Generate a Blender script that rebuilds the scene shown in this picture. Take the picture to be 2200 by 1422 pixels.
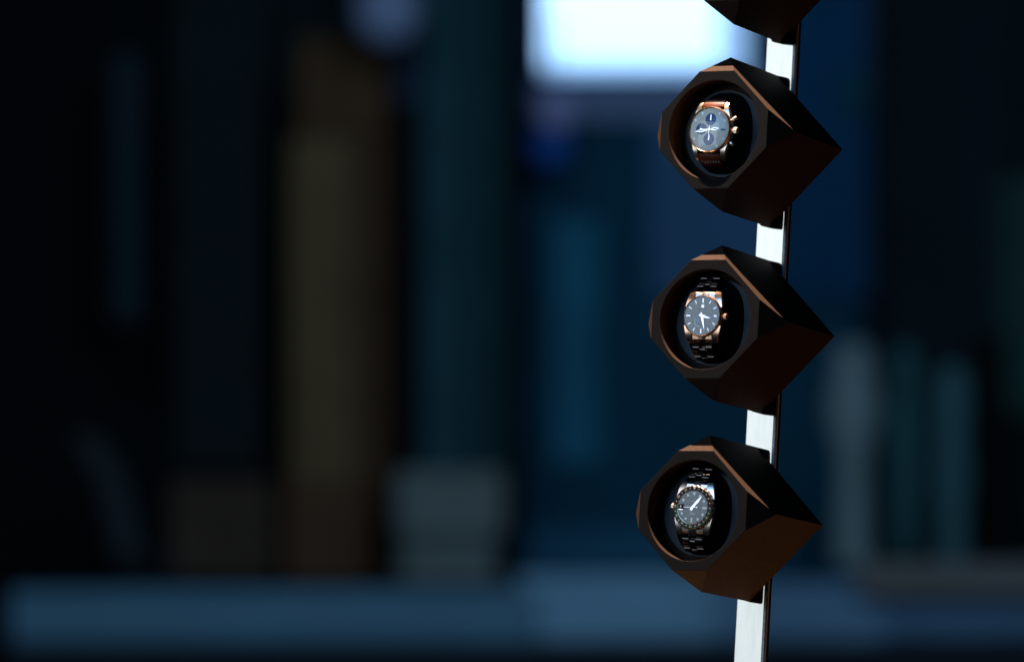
import bpy, bmesh, math, random
from mathutils import Matrix, Vector
random.seed(4)
S = bpy.context.scene
for o in list(bpy.data.objects): bpy.data.objects.remove(o)
COL = S.collection

# ------------------------------------------------------------------ camera
CAM = Vector((0, 0, 1.5))
FPX = 12000.0
cd = bpy.data.cameras.new('camera'); cam = bpy.data.objects.new('camera', cd); COL.objects.link(cam)
cam.location = CAM; cam.rotation_euler = (math.pi/2, 0, 0)
cd.sensor_width = 36; cd.lens = FPX/2200*36; cd.clip_start = 0.1; cd.clip_end = 200
cd.dof.use_dof = True; cd.dof.focus_distance = 4.95; cd.dof.aperture_fstop = 4.0
S.camera = cam

# rack frame: x along the fronts, y into the winders, z up the (leaning) pole; origin = centre of the middle winder's face
D = FPX/2440; YAW, PITCH, ROLL, CX, CZ = .50984, .118516, .058289, -.168974, -.010243
_fw = Vector((0, math.cos(PITCH), math.sin(PITCH))); _up = Vector((0, -math.sin(PITCH), math.cos(PITCH))); _rt = Vector((1, 0, 0))
_r = _rt*math.cos(ROLL)+_up*math.sin(ROLL); _u = -_rt*math.sin(ROLL)+_up*math.cos(ROLL)
_C = -D*_fw+CX*_r+CZ*_u
_B = Matrix((_r, _fw, _u)).to_4x4()
RACK = Matrix.Translation(CAM) @ _B @ Matrix.Translation(-_C) @ Matrix.Rotation(-YAW, 4, 'Z')
def rk(x, y, z): return RACK @ Vector((x, y, z))

# ------------------------------------------------------------------ world, lights, exposure
w = bpy.data.worlds.new('World'); S.world = w; w.use_nodes = True
w.node_tree.nodes['Background'].inputs[0].default_value = (.10, .22, .42, 1)
w.node_tree.nodes['Background'].inputs[1].default_value = .004
S.view_settings.view_transform = 'Standard'; S.view_settings.look = 'None'
S.view_settings.exposure = 0; S.view_settings.gamma = 1; S.view_settings.use_curve_mapping = False

def aim(o, target):
    o.rotation_euler = (Vector(target)-o.location).to_track_quat('-Z', 'Y').to_euler()
def spot(name, loc, target, power, col, radius, size):
    l = bpy.data.lights.new(name, 'SPOT'); l.energy = power; l.color = col; l.shadow_soft_size = radius
    l.spot_size = math.radians(size); l.spot_blend = .4
    o = bpy.data.objects.new(name, l); o.location = loc; aim(o, target); COL.objects.link(o); return o
def area(name, loc, target, power, col, sx, sy):
    l = bpy.data.lights.new(name, 'AREA'); l.energy = power; l.color = col; l.shape = 'RECTANGLE'; l.size = sx; l.size_y = sy
    o = bpy.data.objects.new(name, l); o.location = loc; aim(o, target); COL.objects.link(o); return o
# small warm ceiling downlight just in front of the column of winders
spot('ceiling_spot', rk(-.42, -.350, 2.46), rk(0, 0, 0), 2000, (1, .80, .62), .012, 18)
# daylight of the shop front, ahead and to the left of the winders
area('shopfront_daylight', rk(-1.20, -2.35, .42), rk(0, 0, 0), 21, (.74, .86, 1), 1.3, 1.3)
# unseen blue area light added to put a sheen on the top watch's crystal
area('blue_sheen_light', rk(-.42, -2.75, 1.08), rk(0, 0, .17), 15, (.08, .42, 1), 1.2, 1.1)
# weak warm bounce from low behind on the right
area('warm_bounce', rk(.50, .90, -.80), rk(0, .06, 0), 1.5, (1, .46, .26), .4, .4)
# warm glow coming up from below the lowest winder
area('warm_glow_below', rk(-.20, .06, -.80), rk(.0, .05, -.17), 2.3, (1, .62, .26), .22, .22)
# cool light washing the far room
area('far_room_light', (0.6, 12.5, 3.9), (0.2, 22, 1.4), 260, (.72, .87, 1), 5, 1.2)

# ------------------------------------------------------------------ materials
def mat(name, col, rough=.5, metal=0., spec=.5, emis=None, es=1., speck=0., sscale=1500., bump=0., mottled=0., mscale=3., aniso=0.):
    m = bpy.data.materials.new(name); m.use_nodes = True; nt = m.node_tree; b = nt.nodes['Principled BSDF']
    b.inputs['Base Color'].default_value = (*col, 1); b.inputs['Roughness'].default_value = rough
    b.inputs['Metallic'].default_value = metal; b.inputs['Specular IOR Level'].default_value = spec
    if emis:
        b.inputs['Emission Color'].default_value = (*emis, 1); b.inputs['Emission Strength'].default_value = es
    tc = nt.nodes.new('ShaderNodeTexCoord')
    if speck or mottled:
        n = nt.nodes.new('ShaderNodeTexNoise'); n.inputs['Scale'].default_value = sscale if speck else mscale
        n.inputs['Detail'].default_value = 3
        nt.links.new(tc.outputs['Object'], n.inputs['Vector'])
        mr = nt.nodes.new('ShaderNodeMapRange'); a = speck or mottled
        mr.inputs['From Min'].default_value = .3; mr.inputs['From Max'].default_value = .7
        mr.inputs['To Min'].default_value = 1-a; mr.inputs['To Max'].default_value = 1+a
        nt.links.new(n.outputs['Fac'], mr.inputs['Value'])
        mx = nt.nodes.new('ShaderNodeVectorMath'); mx.operation = 'SCALE'; mx.inputs[0].default_value = col
        nt.links.new(mr.outputs['Result'], mx.inputs['Scale']); nt.links.new(mx.outputs['Vector'], b.inputs['Base Color'])
        if bump:
            bp = nt.nodes.new('ShaderNodeBump'); bp.inputs['Strength'].default_value = bump; bp.inputs['Distance'].default_value = .0002
            nt.links.new(n.outputs['Fac'], bp.inputs['Height']); nt.links.new(bp.outputs['Normal'], b.inputs['Normal'])
    return m
def s2l(c):
    return tuple(((v/255)/12.92 if v/255 <= .04045 else ((v/255+.055)/1.055)**2.4) for v in c)
BG = .255
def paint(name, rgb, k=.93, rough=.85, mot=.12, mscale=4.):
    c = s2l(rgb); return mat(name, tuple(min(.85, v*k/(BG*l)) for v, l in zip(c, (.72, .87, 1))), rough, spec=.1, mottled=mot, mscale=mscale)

M = {}
M['bronze'] = mat('bronze_anodised', (.038, .0215, .0145), .7, 0., .03, speck=.5, sscale=1000, bump=.25)
M['face'] = mat('dark_sparkle_face', (.0050, .0046, .0049), .7, 0., .06, speck=.6, sscale=1000, bump=.3)
M['black'] = mat('matte_black', (.004, .004, .004), .8, spec=.15)
M['rotor'] = mat('slate_rotor', (.046, .056, .062), .7, spec=.1, speck=.1, sscale=900)
M['cushion'] = mat('black_velvet', (.003, .003, .003), .9, spec=.05)
M['pole'] = mat('dark_pole_metal', (.035, .034, .032), .35, .6, speck=.2, sscale=300)
M['polehi'] = mat('pole_edge_reflection', (.55, .57, .55), .5, .0, spec=.2, speck=.2, sscale=300)  # pale base colour stands in for the pole edge's grey reflection
M['rosegold'] = mat('rose_gold', (.80, .50, .33), .22, 1)
M['gold'] = mat('pale_gold', (.82, .68, .52), .28, 1)
M['steel'] = mat('steel', (.55, .46, .39), .26, 1)
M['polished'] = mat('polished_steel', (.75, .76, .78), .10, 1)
M['darklink'] = mat('link_painted_shade', (.09, .085, .085), .12, 1)  # dark base colour holds the shade over the bracelet links
M['white'] = mat('bright_metal', (.62, .64, .66), .3, 1)
M['marker'] = mat('silver_marker', (.45, .47, .48), .3, 1)
M['lume'] = mat('lume_plot', (.42, .48, .45), .45, .5)
M['dial_silver'] = mat('dial_silver', (.58, .58, .50), .45, .1, speck=.06, sscale=300)
M['dial_blue'] = mat('subdial_blue', (.006, .085, .28), .5, 0)
M['dial_grey'] = mat('dial_grey', (.12, .155, .17), .45, .1, speck=.05, sscale=300)
M['dial_slate'] = mat('dial_slate', (.042, .066, .082), .5, 0)
M['blue'] = mat('blue_hand', (.05, .20, .55), .3, .4)
M['green'] = mat('green_ceramic', (.003, .022, .010), .4, spec=.12)
M['blackc'] = mat('black_ceramic', (.005, .004, .004), .4, spec=.08)
M['ink'] = mat('dial_print', (.04, .05, .06), .6)
M['leather'] = mat('brown_leather', (.09, .014, .003), .55, 0., .3, speck=.3, sscale=900, bump=.4)
M['stitch'] = mat('cream_stitch', (.30, .26, .20), .7)
M['engrave'] = mat('bezel_numerals', (.40, .30, .23), .4, .6)
# crystal: mostly transparent, reflecting by Fresnel
g = bpy.data.materials.new('sapphire_crystal'); g.use_nodes = True; nt = g.node_tree; nt.nodes.clear()
out = nt.nodes.new('ShaderNodeOutputMaterial'); mx = nt.nodes.new('ShaderNodeMixShader'); tr = nt.nodes.new('ShaderNodeBsdfTransparent')
gl = nt.nodes.new('ShaderNodeBsdfGlossy'); gl.inputs['Roughness'].default_value = .06; fr = nt.nodes.new('ShaderNodeFresnel'); fr.inputs['IOR'].default_value = 1.45
nt.links.new(fr.outputs[0], mx.inputs[0]); nt.links.new(tr.outputs[0], mx.inputs[1]); nt.links.new(gl.outputs[0], mx.inputs[2]); nt.links.new(mx.outputs[0], out.inputs[0])
M['crystal'] = g
def glowpanel(k):  # white pole front's brightness put in as emission
    m = bpy.data.materials.new('stepped_glow'); m.use_nodes = True; nt = m.node_tree; b = nt.nodes['Principled BSDF']
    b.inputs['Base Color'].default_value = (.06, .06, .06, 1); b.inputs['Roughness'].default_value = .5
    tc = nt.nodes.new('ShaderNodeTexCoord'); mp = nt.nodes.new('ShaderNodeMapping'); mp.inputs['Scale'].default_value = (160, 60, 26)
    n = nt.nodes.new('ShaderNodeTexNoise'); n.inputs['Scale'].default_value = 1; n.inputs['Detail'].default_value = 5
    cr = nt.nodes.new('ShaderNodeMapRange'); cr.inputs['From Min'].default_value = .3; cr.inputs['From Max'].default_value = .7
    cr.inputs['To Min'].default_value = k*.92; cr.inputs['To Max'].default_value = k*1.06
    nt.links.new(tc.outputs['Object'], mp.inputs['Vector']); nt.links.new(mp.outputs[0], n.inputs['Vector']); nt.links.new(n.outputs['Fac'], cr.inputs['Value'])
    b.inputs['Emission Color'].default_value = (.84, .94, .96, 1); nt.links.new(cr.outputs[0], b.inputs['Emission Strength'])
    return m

# ------------------------------------------------------------------ mesh helpers
def obj(name, bm, m, parent=None, bevel=0, smooth=False, seg=2):
    bmesh.ops.recalc_face_normals(bm, faces=bm.faces)
    me = bpy.data.meshes.new(name); bm.to_mesh(me); bm.free()
    for x in (m if isinstance(m, (list, tuple)) else [m]): me.materials.append(x)
    o = bpy.data.objects.new(name, me); COL.objects.link(o)
    if parent: o.parent = parent
    if smooth:
        for p in me.polygons: p.use_smooth = True
        me.set_sharp_from_angle(angle=math.radians(35))
    if bevel:
        b = o.modifiers.new('bevel', 'BEVEL'); b.width = bevel; b.segments = seg; b.limit_method = 'ANGLE'; b.angle_limit = math.radians(25)
    return o
def empty(name, label, cat, mtx=None, group=None, kind=None):
    o = bpy.data.objects.new(name, None); COL.objects.link(o); o.empty_display_size = .02
    if mtx is not None: o.matrix_world = mtx
    tag(o, label, cat, group, kind); return o
def tag(o, label=None, cat=None, group=None, kind=None):
    if label: o['label'] = label
    if cat: o['category'] = cat
    if group: o['group'] = group
    if kind: o['kind'] = kind
    return o
def loft(bm, loops, close=True, mi=0):
    rows = [[bm.verts.new(p) for p in L] for L in loops]; n = len(rows[0])
    for a, b in zip(rows, rows[1:]):
        for i in range(n):
            f = bm.faces.new((a[i], a[(i+1) % n], b[(i+1) % n], b[i])); f.material_index = mi
    if close:
        for r in (rows[0], rows[-1]):
            f = bm.faces.new(r); f.material_index = mi
    return rows
def box(bm, x0, x1, y0, y1, z0, z1, T=None):
    P = [[(x0, y0, z0), (x1, y0, z0), (x1, y0, z1), (x0, y0, z1)], [(x0, y1, z0), (x1, y1, z0), (x1, y1, z1), (x0, y1, z1)]]
    if T: P = [[T @ Vector(p) for p in L] for L in P]
    loft(bm, P)
def lathe(bm, prof, n=64, cx=0, cz=0, close=True):       # profile (r, y) about the y axis
    loft(bm, [[(cx+r*math.cos(2*math.pi*i/n), y, cz+r*math.sin(2*math.pi*i/n)) for i in range(n)] for r, y in prof], close)
def lathez(bm, prof, n=40, cx=0, cy=0):                  # profile (r, z) about the z axis
    loft(bm, [[(cx+r*math.cos(2*math.pi*i/n), cy+r*math.sin(2*math.pi*i/n), z) for i in range(n)] for r, z in prof])
def plate(bm, pts, y0, y1):
    loft(bm, [[(x, y0, z) for x, z in pts], [(x, y1, z) for x, z in pts]])
def ring(bm, r0, r1, y0, y1, n=64, a0=0, a1=2*math.pi):
    full = abs(a1-a0-2*math.pi) < 1e-6
    N = n if full else max(2, int(n*(a1-a0)/(2*math.pi)))
    rows = []
    for i in range(N if full else N+1):
        a = a0+(a1-a0)*i/N; c, s = math.cos(a), math.sin(a)
        rows.append([bm.verts.new((r*c, y, r*s)) for r, y in ((r0, y0), (r1, y0), (r1, y1), (r0, y1))])
    R = rows+[rows[0]] if full else rows
    for a, b in zip(R, R[1:]):
        for i in range(4): bm.faces.new((a[i], a[(i+1) % 4], b[(i+1) % 4], b[i]))
    if not full: bm.faces.new(rows[0]); bm.faces.new(rows[-1])
def B(): return bmesh.new()

# ================================================================== FAR ROOM (defocused)
def at(px, py, y):                                        # size of things in the far room, measured on the plane at distance y
    return (px-1100)*y/FPX, 1.5+(711-py)*y/FPX
WY = 23.0
def slab(name, x0, y0, x1, y1, dist, depth, m, parent=None, bevel=.01):
    a, t = at(x0, y0, dist); b, bt = at(x1, y1, dist)
    bm = B(); box(bm, a, b, dist, dist+depth, bt, t); return obj(name, bm, m, parent, bevel)
bm = B(); box(bm, -9, 9, WY+.02, WY+.2, 0, 4.5)
tag(obj('back_wall', bm, paint('wall_navy', (2, 10, 16))), kind='structure')
bm = B(); box(bm, -9, 9, 8, WY+.2, -.1, 0)
tag(obj('floor', bm, paint('floor_dark', (5, 10, 15))), kind='structure')

# blue recess behind the winders and its panels
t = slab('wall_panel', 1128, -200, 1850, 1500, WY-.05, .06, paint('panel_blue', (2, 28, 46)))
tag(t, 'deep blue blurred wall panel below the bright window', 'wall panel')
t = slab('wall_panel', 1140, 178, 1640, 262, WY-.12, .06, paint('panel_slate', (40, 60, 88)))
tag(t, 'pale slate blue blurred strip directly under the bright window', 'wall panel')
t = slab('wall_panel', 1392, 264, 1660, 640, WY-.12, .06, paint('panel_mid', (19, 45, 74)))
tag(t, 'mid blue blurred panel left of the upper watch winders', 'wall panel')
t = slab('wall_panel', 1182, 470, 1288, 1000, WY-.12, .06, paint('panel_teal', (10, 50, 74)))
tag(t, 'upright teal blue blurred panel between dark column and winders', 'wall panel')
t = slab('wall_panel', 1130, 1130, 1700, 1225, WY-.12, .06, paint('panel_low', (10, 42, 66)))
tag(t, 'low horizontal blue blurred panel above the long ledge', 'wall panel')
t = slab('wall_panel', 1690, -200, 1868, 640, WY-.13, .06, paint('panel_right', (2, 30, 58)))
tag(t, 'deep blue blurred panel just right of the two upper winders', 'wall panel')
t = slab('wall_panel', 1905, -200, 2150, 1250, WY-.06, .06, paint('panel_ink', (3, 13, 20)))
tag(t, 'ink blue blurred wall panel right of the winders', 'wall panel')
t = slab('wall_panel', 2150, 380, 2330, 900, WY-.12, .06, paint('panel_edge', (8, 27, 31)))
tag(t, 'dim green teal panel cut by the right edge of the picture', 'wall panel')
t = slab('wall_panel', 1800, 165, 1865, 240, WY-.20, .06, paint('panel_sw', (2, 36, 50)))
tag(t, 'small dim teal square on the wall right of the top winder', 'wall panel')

wr = empty('window', 'large bright daylit window at the top behind the winders', 'window')
a0, t0 = at(1166, -260, WY-.25); b0, b1 = at(1606, 158, WY-.25)
am, bmz = at(1545, 132, WY-.25)
bm = B(); box(bm, a0, am, WY-.10, WY-.07, bmz, t0)
obj('window_pane', bm, mat('daylit_pane', (.2, .2, .2), .2, emis=(.33, .60, 1), es=2.2), wr)
dimp = mat('window_falloff_pane', (.2, .2, .2), .2, emis=(.17, .42, .85), es=1.0)  # dimmer strips added to paint the window's soft fall-off
bm = B(); box(bm, am+.002, b0, WY-.10, WY-.07, b1, t0); obj('window_pane', bm, dimp, wr)
bm = B(); box(bm, a0, am, WY-.10, WY-.07, b1, bmz-.002); obj('window_pane', bm, dimp, wr)
bm = B()
for (x0, x1, z0, z1) in ((a0-.03, a0-.001, b1-.03, t0+.03), (b0+.001, b0+.03, b1-.03, t0+.03), (a0, b0, b1-.03, b1-.001), (a0, b0, t0+.001, t0+.03)):
    box(bm, x0, x1, WY-.125, WY-.06, z0, z1)
obj('window_frame', bm, paint('frame_blue', (20, 36, 60)), wr)

# columns on the left
def column(x0, x1, rgb, label, dist, y0=-260, y1=1250, k=1.):
    c = slab('column', x0, y0, x1, y1, dist, .25, paint('column_paint', rgb, k)); tag(c, label, 'column'); return c
column(905, 1002, (6, 27, 37), 'brighter left half of the dark teal blurred column left of the bright window', 21.6, y1=1012)
column(1004, 1092, (4, 21, 29), 'darker right half of the dark teal blurred column, nearest the bright window', 21.65, y1=1012)  # one teal column split into two tones
column(1096, 1128, (0, 3, 8), 'narrow black column along the left side of the bright window', 21.4)
column(850, 903, (1, 2, 4), 'black column between the olive and the teal columns', 21.7, y0=226)
column(850, 903, (8, 20, 36), 'faint navy block above the black column between olive and teal', 21.7, y1=224)
column(622, 760, (32, 31, 24), 'olive brown blurred column in the left half', 21.5, y0=292, y1=1040)
column(762, 826, (22, 19, 14), 'narrow dark brown right part of the olive brown column', 21.5, y0=292, y1=1040)
column(640, 826, (24, 21, 15), 'very dark brown top part of the olive brown column', 21.5, y0=80, y1=290)  # olive column split into parts of different tone
column(612, 800, (25, 21, 17), 'dark brown pedestal under the olive brown column', 21.45, y0=1042, y1=1250)
column(828, 846, (8, 7, 6), 'thin near black column right beside the olive column', 21.7, y0=70)
column(238, 304, (5, 15, 23), 'faint blue upright strip near the left edge', 21.6, y0=120, y1=690)
column(372, 560, (3, 9, 14), 'barely visible wide panel left of the olive column', 21.8, y0=-260, y1=1010)
column(-260, 230, (0, 2, 4), 'almost black wide panel at the left edge', 22.2, y0=-260, y1=1250)
column(1872, 1905, (1, 3, 9), 'thin black column right of the winders', 21.6, y1=1210)
column(2092, 2165, (0, 2, 4), 'black upright panel near the right edge', 21.6, y0=720, y1=1210)

# globe lamps hanging (unlit)
def globe(px, py, r, rgb, label, dist=21.0, drop=.5):
    x, z = at(px, py, dist); R = r*dist/FPX
    e = empty('pendant_lamp', label, 'lamp', Matrix.Translation((x, dist, z)), 'pale pendant globes in the far room')
    bm = B(); bmesh.ops.create_uvsphere(bm, u_segments=32, v_segments=20, radius=R)
    for v in bm.verts: v.co.z *= 1.08
    obj('globe', bm, paint('globe_glass', rgb, mot=.05), e, smooth=True)
    bm = B(); lathez(bm, [(R*.35, R*1.0), (R*.3, R*1.25), (.008, R*1.3), (.008, R*1.3+drop)], 24); obj('stem', bm, M['black'], e, smooth=True)
globe(832, 22, 74, (46, 64, 92), 'pale blue blurred globe at the top above the olive column', drop=.6)
globe(1192, 236, 46, (64, 78, 118), 'greyish blue blurred globe under the left end of the bright window', dist=22.3, drop=.25)
globe(1180, 315, 44, (8, 42, 100), 'saturated blue blurred globe below the greyish blue one', dist=22.4, drop=.06)

# armchair (blurred grey box left of centre)
x0, zt = at(846, 1012, 20.8); x1, zb = at(1084, 1262, 20.8); wd = x1-x0; ht = zt-zb
ch = empty('armchair', 'grey blurred upholstered armchair before the teal column', 'armchair', Matrix.Translation(((x0+x1)/2, 20.8, zb)))
fab = paint('chair_fabric', (36, 50, 58)); fabd = paint('chair_fabric_dark', (26, 40, 48))
bm = B(); box(bm, -wd/2, wd/2, .12, .24, ht*.42, ht); obj('backrest', bm, fab, ch, .03)
bm = B(); box(bm, -wd*.46, wd*.42, -.05, .3, ht*.05, ht*.30); obj('seat', bm, fab, ch, .02)
bm = B(); box(bm, -wd*.44, wd*.40, .06, .3, ht*.30, ht*.42); obj('seat_support', bm, fabd, ch)
for sx in (-1, 1):
    for yy in (0, .26):
        bm = B(); lathez(bm, [(.012, -.05), (.018, ht*.06)], 12, sx*wd*.36, yy); obj('leg', bm, M['black'], ch)

# leaning leg of an easel, far left
e = empty('easel', 'dim slanting easel leg near the lower left edge', 'easel')
bm = B(); P = []
for (px, py) in ((182, 930), (240, 1030), (278, 1195)):
    x, z = at(px, py, 21.2); P.append([(x-.055, 21.2, z), (x+.055, 21.2, z), (x+.055, 21.25, z), (x-.055, 21.25, z)])
loft(bm, P); obj('leg', bm, paint('easel_grey', (10, 18, 25)), e)
t = slab('cabinet', 365, 1030, 585, 1240, 21.3, .3, paint('cabinet_brown', (19, 19, 19))); tag(t, 'dim dark cabinet left of the brown pedestal', 'cabinet')

# long ledge along the bottom
lg = empty('bench', 'long low blue blurred bench running along the bottom of the picture', 'bench')
slab('bench_back', 18, 1266, 1150, 1384, 19.6, .10, paint('bench_blue', (25, 50, 70), mot=.1, mscale=2), lg, .02)
slab('bench_back', 1530, 1250, 1900, 1392, 19.78, .10, paint('bench_blue_mid', (29, 53, 76), mot=.15, mscale=2), lg, .02)
slab('bench_back', 1110, 1232, 1540, 1400, 19.75, .10, paint('bench_blue_pale', (36, 63, 86), mot=.15, mscale=2), lg, .02)
slab('bench_back', 1890, 1285, 2330, 1372, 19.8, .10, paint('bench_blue_deep', (23, 44, 66), mot=.1, mscale=2), lg, .02)
slab('bench_rail', 1840, 1208, 2330, 1282, 19.7, .10, paint('bench_grey', (32, 40, 47), mot=.1, mscale=2), lg, .02)
slab('bench_seat', 18, 1386, 2330, 1520, 19.4, .5, paint('bench_dark', (3, 8, 15)), lg, .02)
a, b = at(18, 1520, 19.4), at(2330, 1520, 19.4)
for xx in (a[0]+.1, 0, b[0]-.1):
    bm = B(); box(bm, xx-.03, xx+.03, 19.6, 19.8, 0, a[1]); obj('leg', bm, M['black'], lg)

# three tall blurred vases right of the winders
def vase(px, prof, rgb, label, dist=20.9):
    x, zb = at(px, 1212, dist); k = dist/FPX
    e = empty('floor_vase', label, 'vase', Matrix.Translation((x, dist, zb)), 'tall pale vases right of the winders')
    bm = B(); lathez(bm, [(r*k, (1212-py)*k) for r, py in prof]); obj('vase_body', bm, paint('vase_glaze', rgb, mot=.08), e, smooth=True)
    bm = B(); lathez(bm, [((prof[-1][0]-4)*k, (1212-prof[-1][1])*k-.004), ((prof[-1][0]+3)*k, (1212-prof[-1][1])*k+.012)], 32); obj('vase_rim', bm, paint('vase_glaze', rgb), e, smooth=True)
vase(1832, [(40, 1212), (38, 1100), (34, 1010), (42, 960), (60, 900), (58, 850), (44, 800), (40, 745)], (41, 61, 73), 'widest and palest blurred vase right of the lowest winder')
vase(1944, [(22, 1190), (30, 1080), (34, 980), (30, 880), (20, 840), (28, 800), (28, 750)], (12, 38, 48), 'dimmest slim blurred vase in the middle of the three')
vase(2046, [(34, 1212), (32, 1110), (42, 1020), (34, 930), (38, 870), (34, 810), (24, 790)], (18, 43, 54), 'teal blurred vase, rightmost of the three')

# ================================================================== POLE WITH STEPPED GLOW PANELS
H, h, d1, G, d2, SP = .05264, .01724, .02593, .06957, .11959, .16893
PY = .126
pole = empty('light_pole', 'slim leaning metal pole with glowing white front carrying the winders', 'light pole', RACK)
bm = B(); plate(bm, [(-.0158, -.62), (.0128, -.62), (.0128, .62), (-.0158, .62)], PY+.0022, PY+.0105)
obj('pole_body', bm, M['pole'], pole, .0004)
bm = B()
loft(bm, [[(.01085, PY-.0006, z), (.0130, PY-.0002, z), (.0139, PY+.0014, z), (.0134, PY+.0044, z), (.01085, PY+.0021, z)] for z in (-.62, .62)])
obj('edge_trim', bm, M['polehi'], pole)
bm = B()
loft(bm, [[(-.0166, PY+.0018, z), (-.0163, PY+.0006, z), (-.0158, PY+.0003, z), (-.0157, PY+.0030, z), (-.0166, PY+.0040, z)] for z in (-.62, .62)])
obj('edge_trim', bm, M['polehi'], pole)
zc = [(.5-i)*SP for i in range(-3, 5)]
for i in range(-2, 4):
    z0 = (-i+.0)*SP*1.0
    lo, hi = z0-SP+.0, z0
    k = {-2: 1.04, -1: 1.04, 0: .91, 1: .80, 2: .70, 3: .68}[i]  # strength lowered panel by panel to paint the fade down the pole
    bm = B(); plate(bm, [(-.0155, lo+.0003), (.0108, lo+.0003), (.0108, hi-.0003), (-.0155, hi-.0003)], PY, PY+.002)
    obj('stepped_glow_panel', bm, glowpanel(k), pole)

# ================================================================== WINDER
def oct_r(a):                                            # radius of the truncated-diamond octagon at angle a
    c, s = abs(math.cos(a)), abs(math.sin(a))
    r = 1e9
    if c > 1e-9: r = min(r, H/c)
    if s > 1e-9: r = min(r, H/s)
    return min(r, (H+h)/(c+s))
ca = math.atan2(h, H); q = math.pi/2
ang = [i*2*math.pi/80 for i in range(80)]
corn = [a % (2*math.pi) for k in range(4) for a in (k*q+ca, k*q-ca)]
ang = sorted([a for a in ang if min(abs(a-c) for c in corn) > .03]+corn)
RH = .0445
def make_winder(mtx):
    W = empty('watch_winder', '', 'watch winder', mtx, 'faceted watch winders stacked on the pole')
    # front cap
    bm = B()
    Ci = [bm.verts.new((RH*math.cos(a), 0, RH*math.sin(a))) for a in ang]
    Co = [bm.verts.new((oct_r(a)*math.cos(a), 0, oct_r(a)*math.sin(a))) for a in ang]
    Cb = [bm.verts.new((RH*math.cos(a), .0235, RH*math.sin(a))) for a in ang]
    n = len(ang)
    for i in range(n):
        j = (i+1) % n
        f = bm.faces.new((Ci[i], Ci[j], Co[j], Co[i])); f.material_index = 1
        bm.faces.new((Ci[i], Cb[i], Cb[j], Ci[j]))
    yb = d1-.00015
    tips = [bm.verts.new((G, yb, 0)), bm.verts.new((0, yb, G)), bm.verts.new((-G, yb, 0)), bm.verts.new((0, yb, -G))]
    cid = {k: [] for k in range(4)}
    for i in range(n):
        a, b = ang[i], ang[(i+1) % n]
        if b < a: b += 2*math.pi
        m_ = ((a+b)/2) % (2*math.pi)
        k = int(round(m_/q)) % 4; off = abs(((m_-k*q+math.pi) % (2*math.pi))-math.pi)
        if off < ca: cid[k].append(i)
    # triangles over short sides, quads over long sides
    for k in range(4):
        ids = sorted(cid[k], key=lambda i: ((ang[i]-k*q+math.pi) % (2*math.pi)))
        loop = [Co[ids[0]]]+[Co[(i+1) % n] for i in ids]
        bm.faces.new(loop+[tips[k]])
    for k in range(4):
        ids = [i for i in range(n) if not any(i in cid[j] for j in range(4)) and k*q < (ang[i]+.001) % (2*math.pi) < (k+1)*q]
        ids.sort(key=lambda i: ang[i])
        loop = [Co[ids[0]]]+[Co[(i+1) % n] for i in ids]
        bm.faces.new(loop+[tips[(k+1) % 4], tips[k]])
    obj('front_cap', bm, [M['bronze'], M['face']], W, .00035)
    # housing
    g = G-.0001
    bm = B(); loft(bm, [[(g*c, y, g*s) for c, s in ((1, 0), (0, 1), (-1, 0), (0, -1))] for y in (d1+.00015, d2)])
    # deep pocket for the rotor is closed by the back plate below
    obj('housing', bm, M['bronze'], W, .0004)
    bm = B(); pts = [(0, .0693), (.0092, .0673), (.0103, .0652), (.0107, .0600)]
    outl = pts+[(.0109, -.0655), (.0107, -.0695), (.0096, -.0709), (0, -.0697), (-.0092, -.0675), (-.0106, -.0640)]+[(-x, z) for x, z in reversed(pts[1:])]
    plate(bm, outl, d2+.0001, PY-.0002); obj('mount_block', bm, M['black'], W, .0004)
    bm = B(); lathe(bm, [(.0392, .0216), (.0392, .0238)], 72); obj('rotor_disc', bm, M['rotor'], W, .0003)
    # cushion
    def se(a, b, y, nn, N=56):
        L = []
        for i in range(N):
            t = 2*math.pi*i/N; c, s = math.cos(t), math.sin(t)
            L.append((a*math.copysign(abs(c)**(2/nn), c), y, b*math.copysign(abs(s)**(2/nn), s)))
        return L
    bm = B(); loft(bm, [se(.0276, .0368, .0215, 2.5), se(.0272, .0362, .0203, 2.5), se(.0210, .0325, .0165, 2.6), se(.0150, .0275, .0115, 3), se(.0110, .0215, .0075, 3), se(.009, .016, .0065, 3)])
    obj('cushion', bm, M['cushion'], W, smooth=True)
    return W

def copy_tree(o, parent=None):
    c = o.copy(); COL.objects.link(c)
    if parent: c.parent = parent
    for ch_ in [x for x in bpy.data.objects if x.parent == o]: copy_tree(ch_, c)
    return c
# small measured wobble of each winder on the pole
place = {0: (0.001, 0, 2*SP-.0006), 1: (-.0005, 0, SP), 2: (.0010, 0, .0002), 3: (-.0009, 0, -SP)}
labels = {0: 'dark bronze faceted winder cut off by the top edge, only its underside visible',
          1: 'dark bronze faceted winder holding the brown strap chronograph',
          2: 'dark bronze faceted winder holding the rose gold bracelet watch',
          3: 'lowest bronze faceted winder with brown lit underside, holding the green bezel watch'}
wm = {k: RACK @ Matrix.Translation(p) for k, p in place.items()}
base = make_winder(wm[1]); base['label'] = labels[1]
winders = {1: base}
for k in (0, 2, 3):
    c = copy_tree(base); c.matrix_world = wm[k]; c['label'] = labels[k]; winders[k] = c

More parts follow.
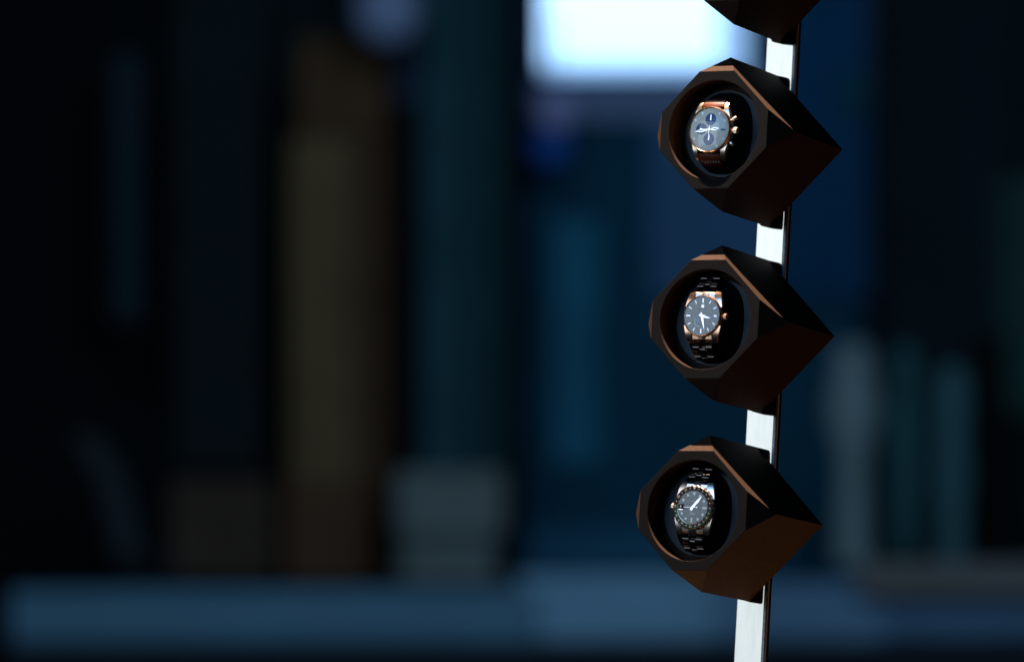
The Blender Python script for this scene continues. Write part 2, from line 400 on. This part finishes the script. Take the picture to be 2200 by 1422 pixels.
# ================================================================== WATCHES
def lug(bm, sx, sz, secs):
    # secs: (z, yf, yb, x0, x1)
    L = [[(sx*x0, yf, sz*z), (sx*x1, yf+.0006, sz*z), (sx*x1, yb, sz*z), (sx*x0, yb, sz*z)] for z, yf, yb, x0, x1 in secs]
    loft(bm, L)
def watch_root(k, off, rot, tilt, label):
    m = wm[k] @ Matrix.Translation(off) @ Matrix.Rotation(rot, 4, 'Y') @ Matrix.Rotation(tilt, 4, 'X')
    return empty('wristwatch', label, 'watch', m)
def hand(name, parent, ang_, length, w0, m, y, tail=.003, shape='baton', origin=(0, 0), w1=None):
    T = Matrix.Translation((origin[0], 0, origin[1])) @ Matrix.Rotation(ang_, 4, 'Y')   # clockwise from 12 as seen from the front
    w1 = w0*.4 if w1 is None else w1
    bm = B()
    if shape == 'bar': pts = [(-w0/2, -tail), (w0/2, -tail), (w1/2, length), (-w1/2, length)]
    elif shape == 'baton': pts = [(-w0/2, -tail), (w0/2, -tail), (w0/2, 0), (w1/2, length), (-w1/2, length), (-w0/2, 0)]
    elif shape == 'dauphine': pts = [(-w0*.2, -tail), (w0*.2, -tail), (w0/2, length*.15), (0, length), (-w0/2, length*.15)]
    elif shape == 'leaf': pts = [(-w0*.2, -tail), (w0*.2, -tail), (w0*.25, length*.12), (w0/2, length*.55), (0, length), (-w0/2, length*.55), (-w0*.25, length*.12)]
    loft(bm, [[T @ Vector((x, y, z)) for x, z in pts], [T @ Vector((x, y+.0002, z)) for x, z in pts]])
    return obj(name, bm, m, parent)
def text(name, s, size, x, z, y, m, parent, rot=0):
    c = bpy.data.curves.new(name, 'FONT'); c.body = s; c.size = size; c.align_x = 'CENTER'; c.align_y = 'CENTER'; c.extrude = .00003
    tmp = bpy.data.objects.new(name, c); COL.objects.link(tmp)
    me = bpy.data.meshes.new_from_object(tmp.evaluated_get(bpy.context.evaluated_depsgraph_get())); bpy.data.objects.remove(tmp)
    T = Matrix.Rotation(rot, 4, 'Y') @ Matrix.Translation((x, y, z)) @ Matrix.Rotation(math.pi/2, 4, 'X')
    me.transform(T); me.materials.append(m); me.name = name
    o = bpy.data.objects.new(name, me); COL.objects.link(o); o.parent = parent; return o
def crystal(W, r, y, k=1.):
    bm = B(); lathe(bm, [(r, y), (r*.97, y-.00015*k), (r*.8, y-.0005*k), (r*.6, y-.00083*k), (r*.4, y-.00105*k), (r*.2, y-.00118*k), (r*.01, y-.00123*k)], 64, close=False)
    return obj('crystal', bm, M['crystal'], W, smooth=True)
def bracelet(W, sz, m_edge, wide, z0, y0, n=5, narrow=.30, gap=.0003):
    br = obj('bracelet', (lambda b: (box(b, -.004, .004, y0+.0042, y0+.0052, sz*(z0+.0002), sz*(z0+.004)), b)[1])(B()), M['black'], W)
    z, y = z0, y0; th = .42
    for i in range(n):
        dz, dy = math.cos(th)*.0040, math.sin(th)*.0040
        for part, (xa, xb) in enumerate(((-wide, -wide*narrow-gap/2), (-wide*narrow+gap/2, wide*narrow-gap/2), (wide*narrow+gap/2, wide))):
            sh = .5 if part == 1 else 0
            zz, yy = z+dz*sh, y+dy*sh
            T = Matrix.Translation((0, yy, sz*zz)) @ Matrix.Rotation(sz*th, 4, 'X')
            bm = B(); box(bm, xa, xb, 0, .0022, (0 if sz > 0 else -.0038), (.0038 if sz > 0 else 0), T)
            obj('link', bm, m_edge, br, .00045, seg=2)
        z += dz; y += dy; th = min(1.35, th+.24)
    return br

# ---- watch 1: chronograph on brown strap
W = watch_root(1, (-.0026, -.0026, -.0002), .035, -.02, 'rose gold chronograph with three blue subdials on brown leather strap')
W.scale = (1.04,)*3
bm = B(); lathe(bm, [(.0196, .0004), (.0203, .0015), (.0203, .0065), (.0185, .0085)], 72)
for sx in (-1, 1):
    for sz in (-1, 1):
        lug(bm, sx, sz, [(.010, .0016, .007, .012, .0176), (.0165, .0014, .007, .0108, .0158), (.021, .0024, .008, .0106, .0142), (.0245, .0048, .009, .0106, .0136), (.0256, .0066, .009, .0108, .0132)])
obj('case', bm, M['gold'], W, .0003, smooth=True)
bm = B(); lathe(bm, [(.0184, .0006), (.0186, -.0010), (.0192, -.0016), (.0199, -.0008), (.0202, .0012), (.0184, .0012)], 80, close=False); obj('bezel', bm, M['rosegold'], W, smooth=True)
bm = B(); lathe(bm, [(.01845, .0000), (.01845, .0008)], 72); dl = obj('dial', bm, M['dial_silver'], W)
for i in range(12):
    if i in (0, 3, 6, 9): continue
    hand('hour_marker', dl, math.radians(30*i), .0172, .0005, M['marker'], -.00015, tail=-.0152, w1=.0005, shape='bar')
for nm, (cx_, cz_, r_, a_) in {'a': (.0002, .0089, .0051, 0), 'b': (-.0080, 0.0004, .0050, 1.9), 'c': (-.0001, -.0082, .0051, 0.1)}.items():
    bm = B(); lathe(bm, [(r_, -.00012), (r_, .0001)], 40, cx_, cz_); sd = obj('subdial', bm, M['dial_blue'], W)
    bm = B(); 
    hand('subdial_hand', sd, a_, .0040 if nm != 'b' else .003, .0010, M['white'], -.0004, tail=.001, origin=(cx_, cz_), w1=.0007)
bm = B(); plate(bm, [(.0105, -.0008), (.0150, -.0008), (.0150, .0008), (.0105, .0008)], -.00018, .0001); obj('date_window', bm, M['ink'], W)
def leafhand(name, ang_, L_, w_):
    hh = hand(name, W, ang_, L_, w_*1.25, M['white'], -.0009, tail=.0022, shape='leaf')
    T = Matrix.Rotation(ang_, 4, 'Y'); bm = B(); pts = [(0, L_*.22), (w_*.26, L_*.55), (0, L_*.86), (-w_*.26, L_*.55)]
    loft(bm, [[T @ Vector((x, -.00098, z)) for x, z in pts], [T @ Vector((x, -.0008, z)) for x, z in pts]]); obj('hand_inlay', bm, M['dial_blue'], hh)
leafhand('hour_hand', math.radians(84), .0098, .0022); leafhand('minute_hand', math.radians(261), .0140, .0021)
hand('chronograph_hand', W, math.radians(182), .006, .0005, M['white'], -.0012, tail=.003)
bm = B(); lathe(bm, [(.0009, -.0014), (.0009, 0)], 20); obj('hand_cap', bm, M['polished'], W)
crystal(W, .0184, -.0012, 2.0)
def crownpart(name, x, z, r, l, m, ang_=0, flute=True):
    bm = B(); N = 36
    T = Matrix.Rotation(-ang_, 4, 'Y')
    loops = []
    for xx, rr in ((0, r*.55), (l*.3, r*.55), (l*.32, r), (l*.9, r), (l, r*.8)):
        loops.append([T @ Vector((x+xx, .0045+rr*(1-.08*(i % 2)*flute)*math.cos(2*math.pi*i/N), z+rr*(1-.08*(i % 2)*flute)*math.sin(2*math.pi*i/N))) for i in range(N)])
    loft(bm, loops); return obj(name, bm, m, W, smooth=True)
crownpart('crown', .0198, 0, .0030, .0048, M['gold'])
crownpart('pusher', .0198, 0, .0017, .0052, M['gold'], math.radians(27), False)
crownpart('pusher', .0198, 0, .0017, .0052, M['gold'], math.radians(-29), False)
for sz in (1, -1):
    bm = B(); secs = [(.0205, .0028, .0060), (.0225, .0030, .0068), (.0245, .0046, .0085), (.0262, .0074, .0105), (.0276, .0110, .0132), (.029, .0150, .0165)]
    loft(bm, [[(-.0103+.0003*i, yf+.0005, sz*z), (-.0095+.0003*i, yf, sz*z), (.0095-.0003*i, yf, sz*z), (.0103-.0003*i, yf+.0005, sz*z), (.0103-.0003*i, yb, sz*z), (-.0103+.0003*i, yb, sz*z)] for i, (z, yf, yb) in enumerate(secs)])
    st = obj('strap', bm, M['leather'], W, smooth=True)
    for row, (zz, yy) in enumerate(((.0262, .0070), (.0270, .0094))):
        for i in range(7):
            if row and i == 6: continue
            x = -.0078+.0026*i+row*.0013
            bm = B(); T = Matrix.Translation((x, yy, sz*zz)) @ Matrix.Rotation(.1, 4, 'Y'); box(bm, -.00065, .00065, 0, .0004, -.00018, .00018, T); obj('stitch', bm, M['stitch'], st)

# ---- watch 2: three-hand watch on rose gold bracelet
W = watch_root(2, (-.0021, -.0016, .0027), .018, -.02, 'rose gold watch with plain grey dial and baton markers on metal bracelet')
bm = B(); lathe(bm, [(.0180, .0002), (.0187, .0014), (.0187, .0065), (.017, .0085)], 72)
for sx in (-1, 1):
    for sz in (-1, 1):
        lug(bm, sx, sz, [(.008, .0010, .007, .012, .0184), (.0145, .0014, .007, .0098, .0172), (.0195, .0024, .008, .0096, .0156), (.0232, .0044, .009, .0096, .0145)])
obj('case', bm, M['rosegold'], W, .0004, smooth=True)
bm = B(); lathe(bm, [(.0172, .0008), (.0173, -.0008), (.0177, -.0014), (.0183, -.0006), (.0186, .0010), (.0172, .0014)], 80, close=False); obj('bezel', bm, M['rosegold'], W, smooth=True)
bm = B(); lathe(bm, [(.0173, .0), (.0173, .0008)], 72); dl = obj('dial', bm, M['dial_grey'], W)
for i in range(12):
    if i == 3: continue
    L_, wd_ = (.0040, .0012) if i in (0, 6, 9) else (.0031, .0008)
    hand('hour_marker', dl, math.radians(30*i), .0155, wd_*.8, M['marker'], -.0004, tail=-(.0155-L_), w1=wd_, shape='bar')
bm = B(); plate(bm, [(.0118, -.0007), (.0140, -.0007), (.0140, .0007), (.0118, .0007)], -.00012, .0001); dw = obj('date_window', bm, M['white'], W)
text('date_numeral', '8', .0015, .0129, 0, -.00016, M['ink'], dw)
bm = B(); plate(bm, [(-.0013, .0073), (.0013, .0073), (.0013, .0098), (-.0013, .0098)], -.0003, .0001); obj('emblem', bm, M['marker'], W)
text('dial_text', 'GRAND SEIKO', .0013, 0, .0063, -.00012, M['ink'], W)
for i, (zz, ww) in enumerate(((-.0083, .0045),)):
    bm = B(); 
    for j in range(6): box(bm, -ww/2+j*ww/6, -ww/2+j*ww/6+ww/9, -.0001, .0001, zz-.0002, zz+.0002)
    obj('dial_text', bm, M['ink'], W)
bm = B(); ring(bm, .0040, .0043, -.0001, .0001, 60, math.radians(130), math.radians(290))
bmesh.ops.translate(bm, verts=bm.verts, vec=(-.0030, 0, -.0052)); sub = obj('power_gauge', bm, M['lume'], W)
hand('gauge_hand', sub, math.radians(192), .0030, .0007, M['blue'], -.0005, origin=(-.0030, -.0038), tail=.0006)
hand('hour_hand', W, math.radians(104), .0092, .0026, M['white'], -.0008, shape='dauphine')
hand('minute_hand', W, math.radians(164), .0135, .0023, M['white'], -.0010, shape='dauphine')
hand('second_hand', W, math.radians(97), .0165, .0003, M['blue'], -.0012, tail=.004)
bm = B(); lathe(bm, [(.0008, -.0014), (.0008, 0)], 20); obj('hand_cap', bm, M['polished'], W)
crystal(W, .0173, -.0010, .3)
crownpart('crown', .0182, 0, .0028, .0045, M['rosegold'])
for sz in (1, -1):
    bm = B()
    for xa, xb, zt_ in ((-.0094, -.0034, .0228), (-.0031, .0031, .0236), (.0034, .0094, .0228)):
        lug(bm, 1, sz, [(.0165, .0022, .008, xa, xb), (.0205, .0028, .008, xa, xb), (zt_, .0050, .009, xa, xb)])
    obj('end_link', bm, M['rosegold'], W, .0003, smooth=True)
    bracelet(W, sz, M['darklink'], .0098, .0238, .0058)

# ---- watch 3: steel watch, left crown, black and green bezel
W = watch_root(3, (.0005, -.0006, .0027), .05, -.02, 'steel watch with black and green bezel and crown on the left, on steel bracelet')
bm = B(); lathe(bm, [(.0180, .0010), (.0192, .0022), (.0192, .0068), (.017, .0088)], 72)
for sx in (-1, 1):
    for sz in (-1, 1):
        lug(bm, sx, sz, [(.008, .0020, .007, .012, .0190), (.0150, .0022, .007, .0104, .0176), (.0200, .0030, .008, .0104, .0160), (.0232, .0044, .009, .0104, .0150)])
obj('case', bm, M['steel'], W, .0003, smooth=True)
N = 120; bm = B()
loft(bm, [[((r*(1-.018*((i//2) % 2)*t_))*math.cos(2*math.pi*i/N), y, (r*(1-.018*((i//2) % 2)*t_))*math.sin(2*math.pi*i/N)) for i in range(N)] for r, y, t_ in ((.0188, -.0004, 0), (.0196, .0000, 1), (.0199, .0006, 1), (.0198, .0018, 1), (.0186, .0022, 0))], False)
bz = obj('bezel', bm, M['steel'], W)
def insert(a0, a1, m):
    bm = B(); ring(bm, .0152, .0186, -.0008, .0004, 96, a0, a1); return obj('bezel_insert', bm, m, bz)
insert(0, math.pi, M['blackc']); insert(math.pi, 2*math.pi, M['green'])
for v in range(2, 24, 2):
    text('bezel_numeral', str(v), .0026, 0, .0169, -.00095, M['engrave'], bz, math.radians(15*v))
for v in range(1, 24, 2):
    a_ = math.radians(15*v); T = Matrix.Rotation(a_, 4, 'Y'); bm = B(); box(bm, -.0003, .0003, -.00095, -.0007, .0164, .0175, T); obj('bezel_tick', bm, M['engrave'], bz)
bm = B(); plate(bm, [(-.0018, .0183), (.0018, .0183), (0, .0156)], -.00098, -.0007); obj('bezel_triangle', bm, M['engrave'], bz)
bm = B(); lathe(bm, [(.0146, .0004), (.0147, -.0010), (.0151, -.0011), (.0152, .0002)], 72, close=False); obj('rehaut', bm, M['rosegold'], W, smooth=True)
bm = B(); lathe(bm, [(.0148, .0), (.0148, .0008)], 72); dl = obj('dial', bm, M['dial_slate'], W)
for i in range(12):
    a_ = math.radians(30*i); T = Matrix.Rotation(a_, 4, 'Y'); bm = B()
    if i == 9: continue
    if i == 0: pts = [(-.0016, .0133), (.0016, .0133), (0, .0100)]
    elif i in (6, 3): pts = [(-.0008, .0094), (.0008, .0094), (.0008, .0134), (-.0008, .0134)]
    else: pts = [(.0011*math.cos(t*math.pi/8), .0118+.0011*math.sin(t*math.pi/8)) for t in range(16)]
    loft(bm, [[T @ Vector((x, -.0004, z)) for x, z in pts], [T @ Vector((x, 0.0001, z)) for x, z in pts]]); obj('hour_marker', bm, M['lume'], dl)
bm = B(); plate(bm, [(-.0138, -.0022), (-.0088, -.0022), (-.0088, .0022), (-.0138, .0022)], -.0018, -.0013); dw = obj('date_magnifier', bm, M['blackc'], W)
text('date_numeral', '8', .0030, -.0112, 0, -.00186, M['lume'], dw)
bm = B(); plate(bm, [(-.0132, -.0030), (-.0092, -.0030), (-.0088, -.0026), (-.0088, -.0023), (-.0132, -.0023)], -.0018, -.0013); obj('magnifier_edge', bm, M['white'], dw)
hand('hour_hand', W, math.radians(36), .0082, .0024, M['white'], -.0008, w1=.0018)
hand('minute_hand', W, math.radians(38), .0130, .0024, M['white'], -.0010, shape='leaf')
hand('second_hand', W, math.radians(268), .0130, .0003, M['white'], -.0012, tail=.0045)
bm = B(); lathe(bm, [(.0009, -.0014), (.0009, 0)], 20); obj('hand_cap', bm, M['polished'], W)
bm = B(); lathe(bm, [(.0005, -.0013), (.0005, -.0011)], 12, .0043, 0); obj('counterweight', bm, M['white'], W)
for j, (zz, ww) in enumerate(((.0052, .0040), (-.0050, .0052), (-.0062, .0044))):
    bm = B()
    for k_ in range(8): box(bm, -ww/2+k_*ww/8, -ww/2+k_*ww/8+ww/12, -.0001, .0001, zz-.00018, zz+.00018)
    obj('dial_text', bm, M['lume'], W)
crystal(W, .0148, -.0011, .3)
o = crownpart('crown', .0190, 0, .0031, .0042, M['steel']); o.data.transform(Matrix.Scale(-1, 4, (1, 0, 0))); o.data.flip_normals()
for sz in (1, -1):
    bm = B()
    for xa, xb, zt_ in ((-.0102, -.0036, .0228), (-.0033, .0033, .0240), (.0036, .0102, .0228)):
        lug(bm, 1, sz, [(.0175, .0026, .008, xa, xb), (.0210, .0032, .008, xa, xb), (zt_, .0050, .009, xa, xb)])
    obj('end_link', bm, M['steel'], W, .0003, smooth=True)
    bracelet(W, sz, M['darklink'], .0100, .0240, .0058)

S.render.engine = 'CYCLES'
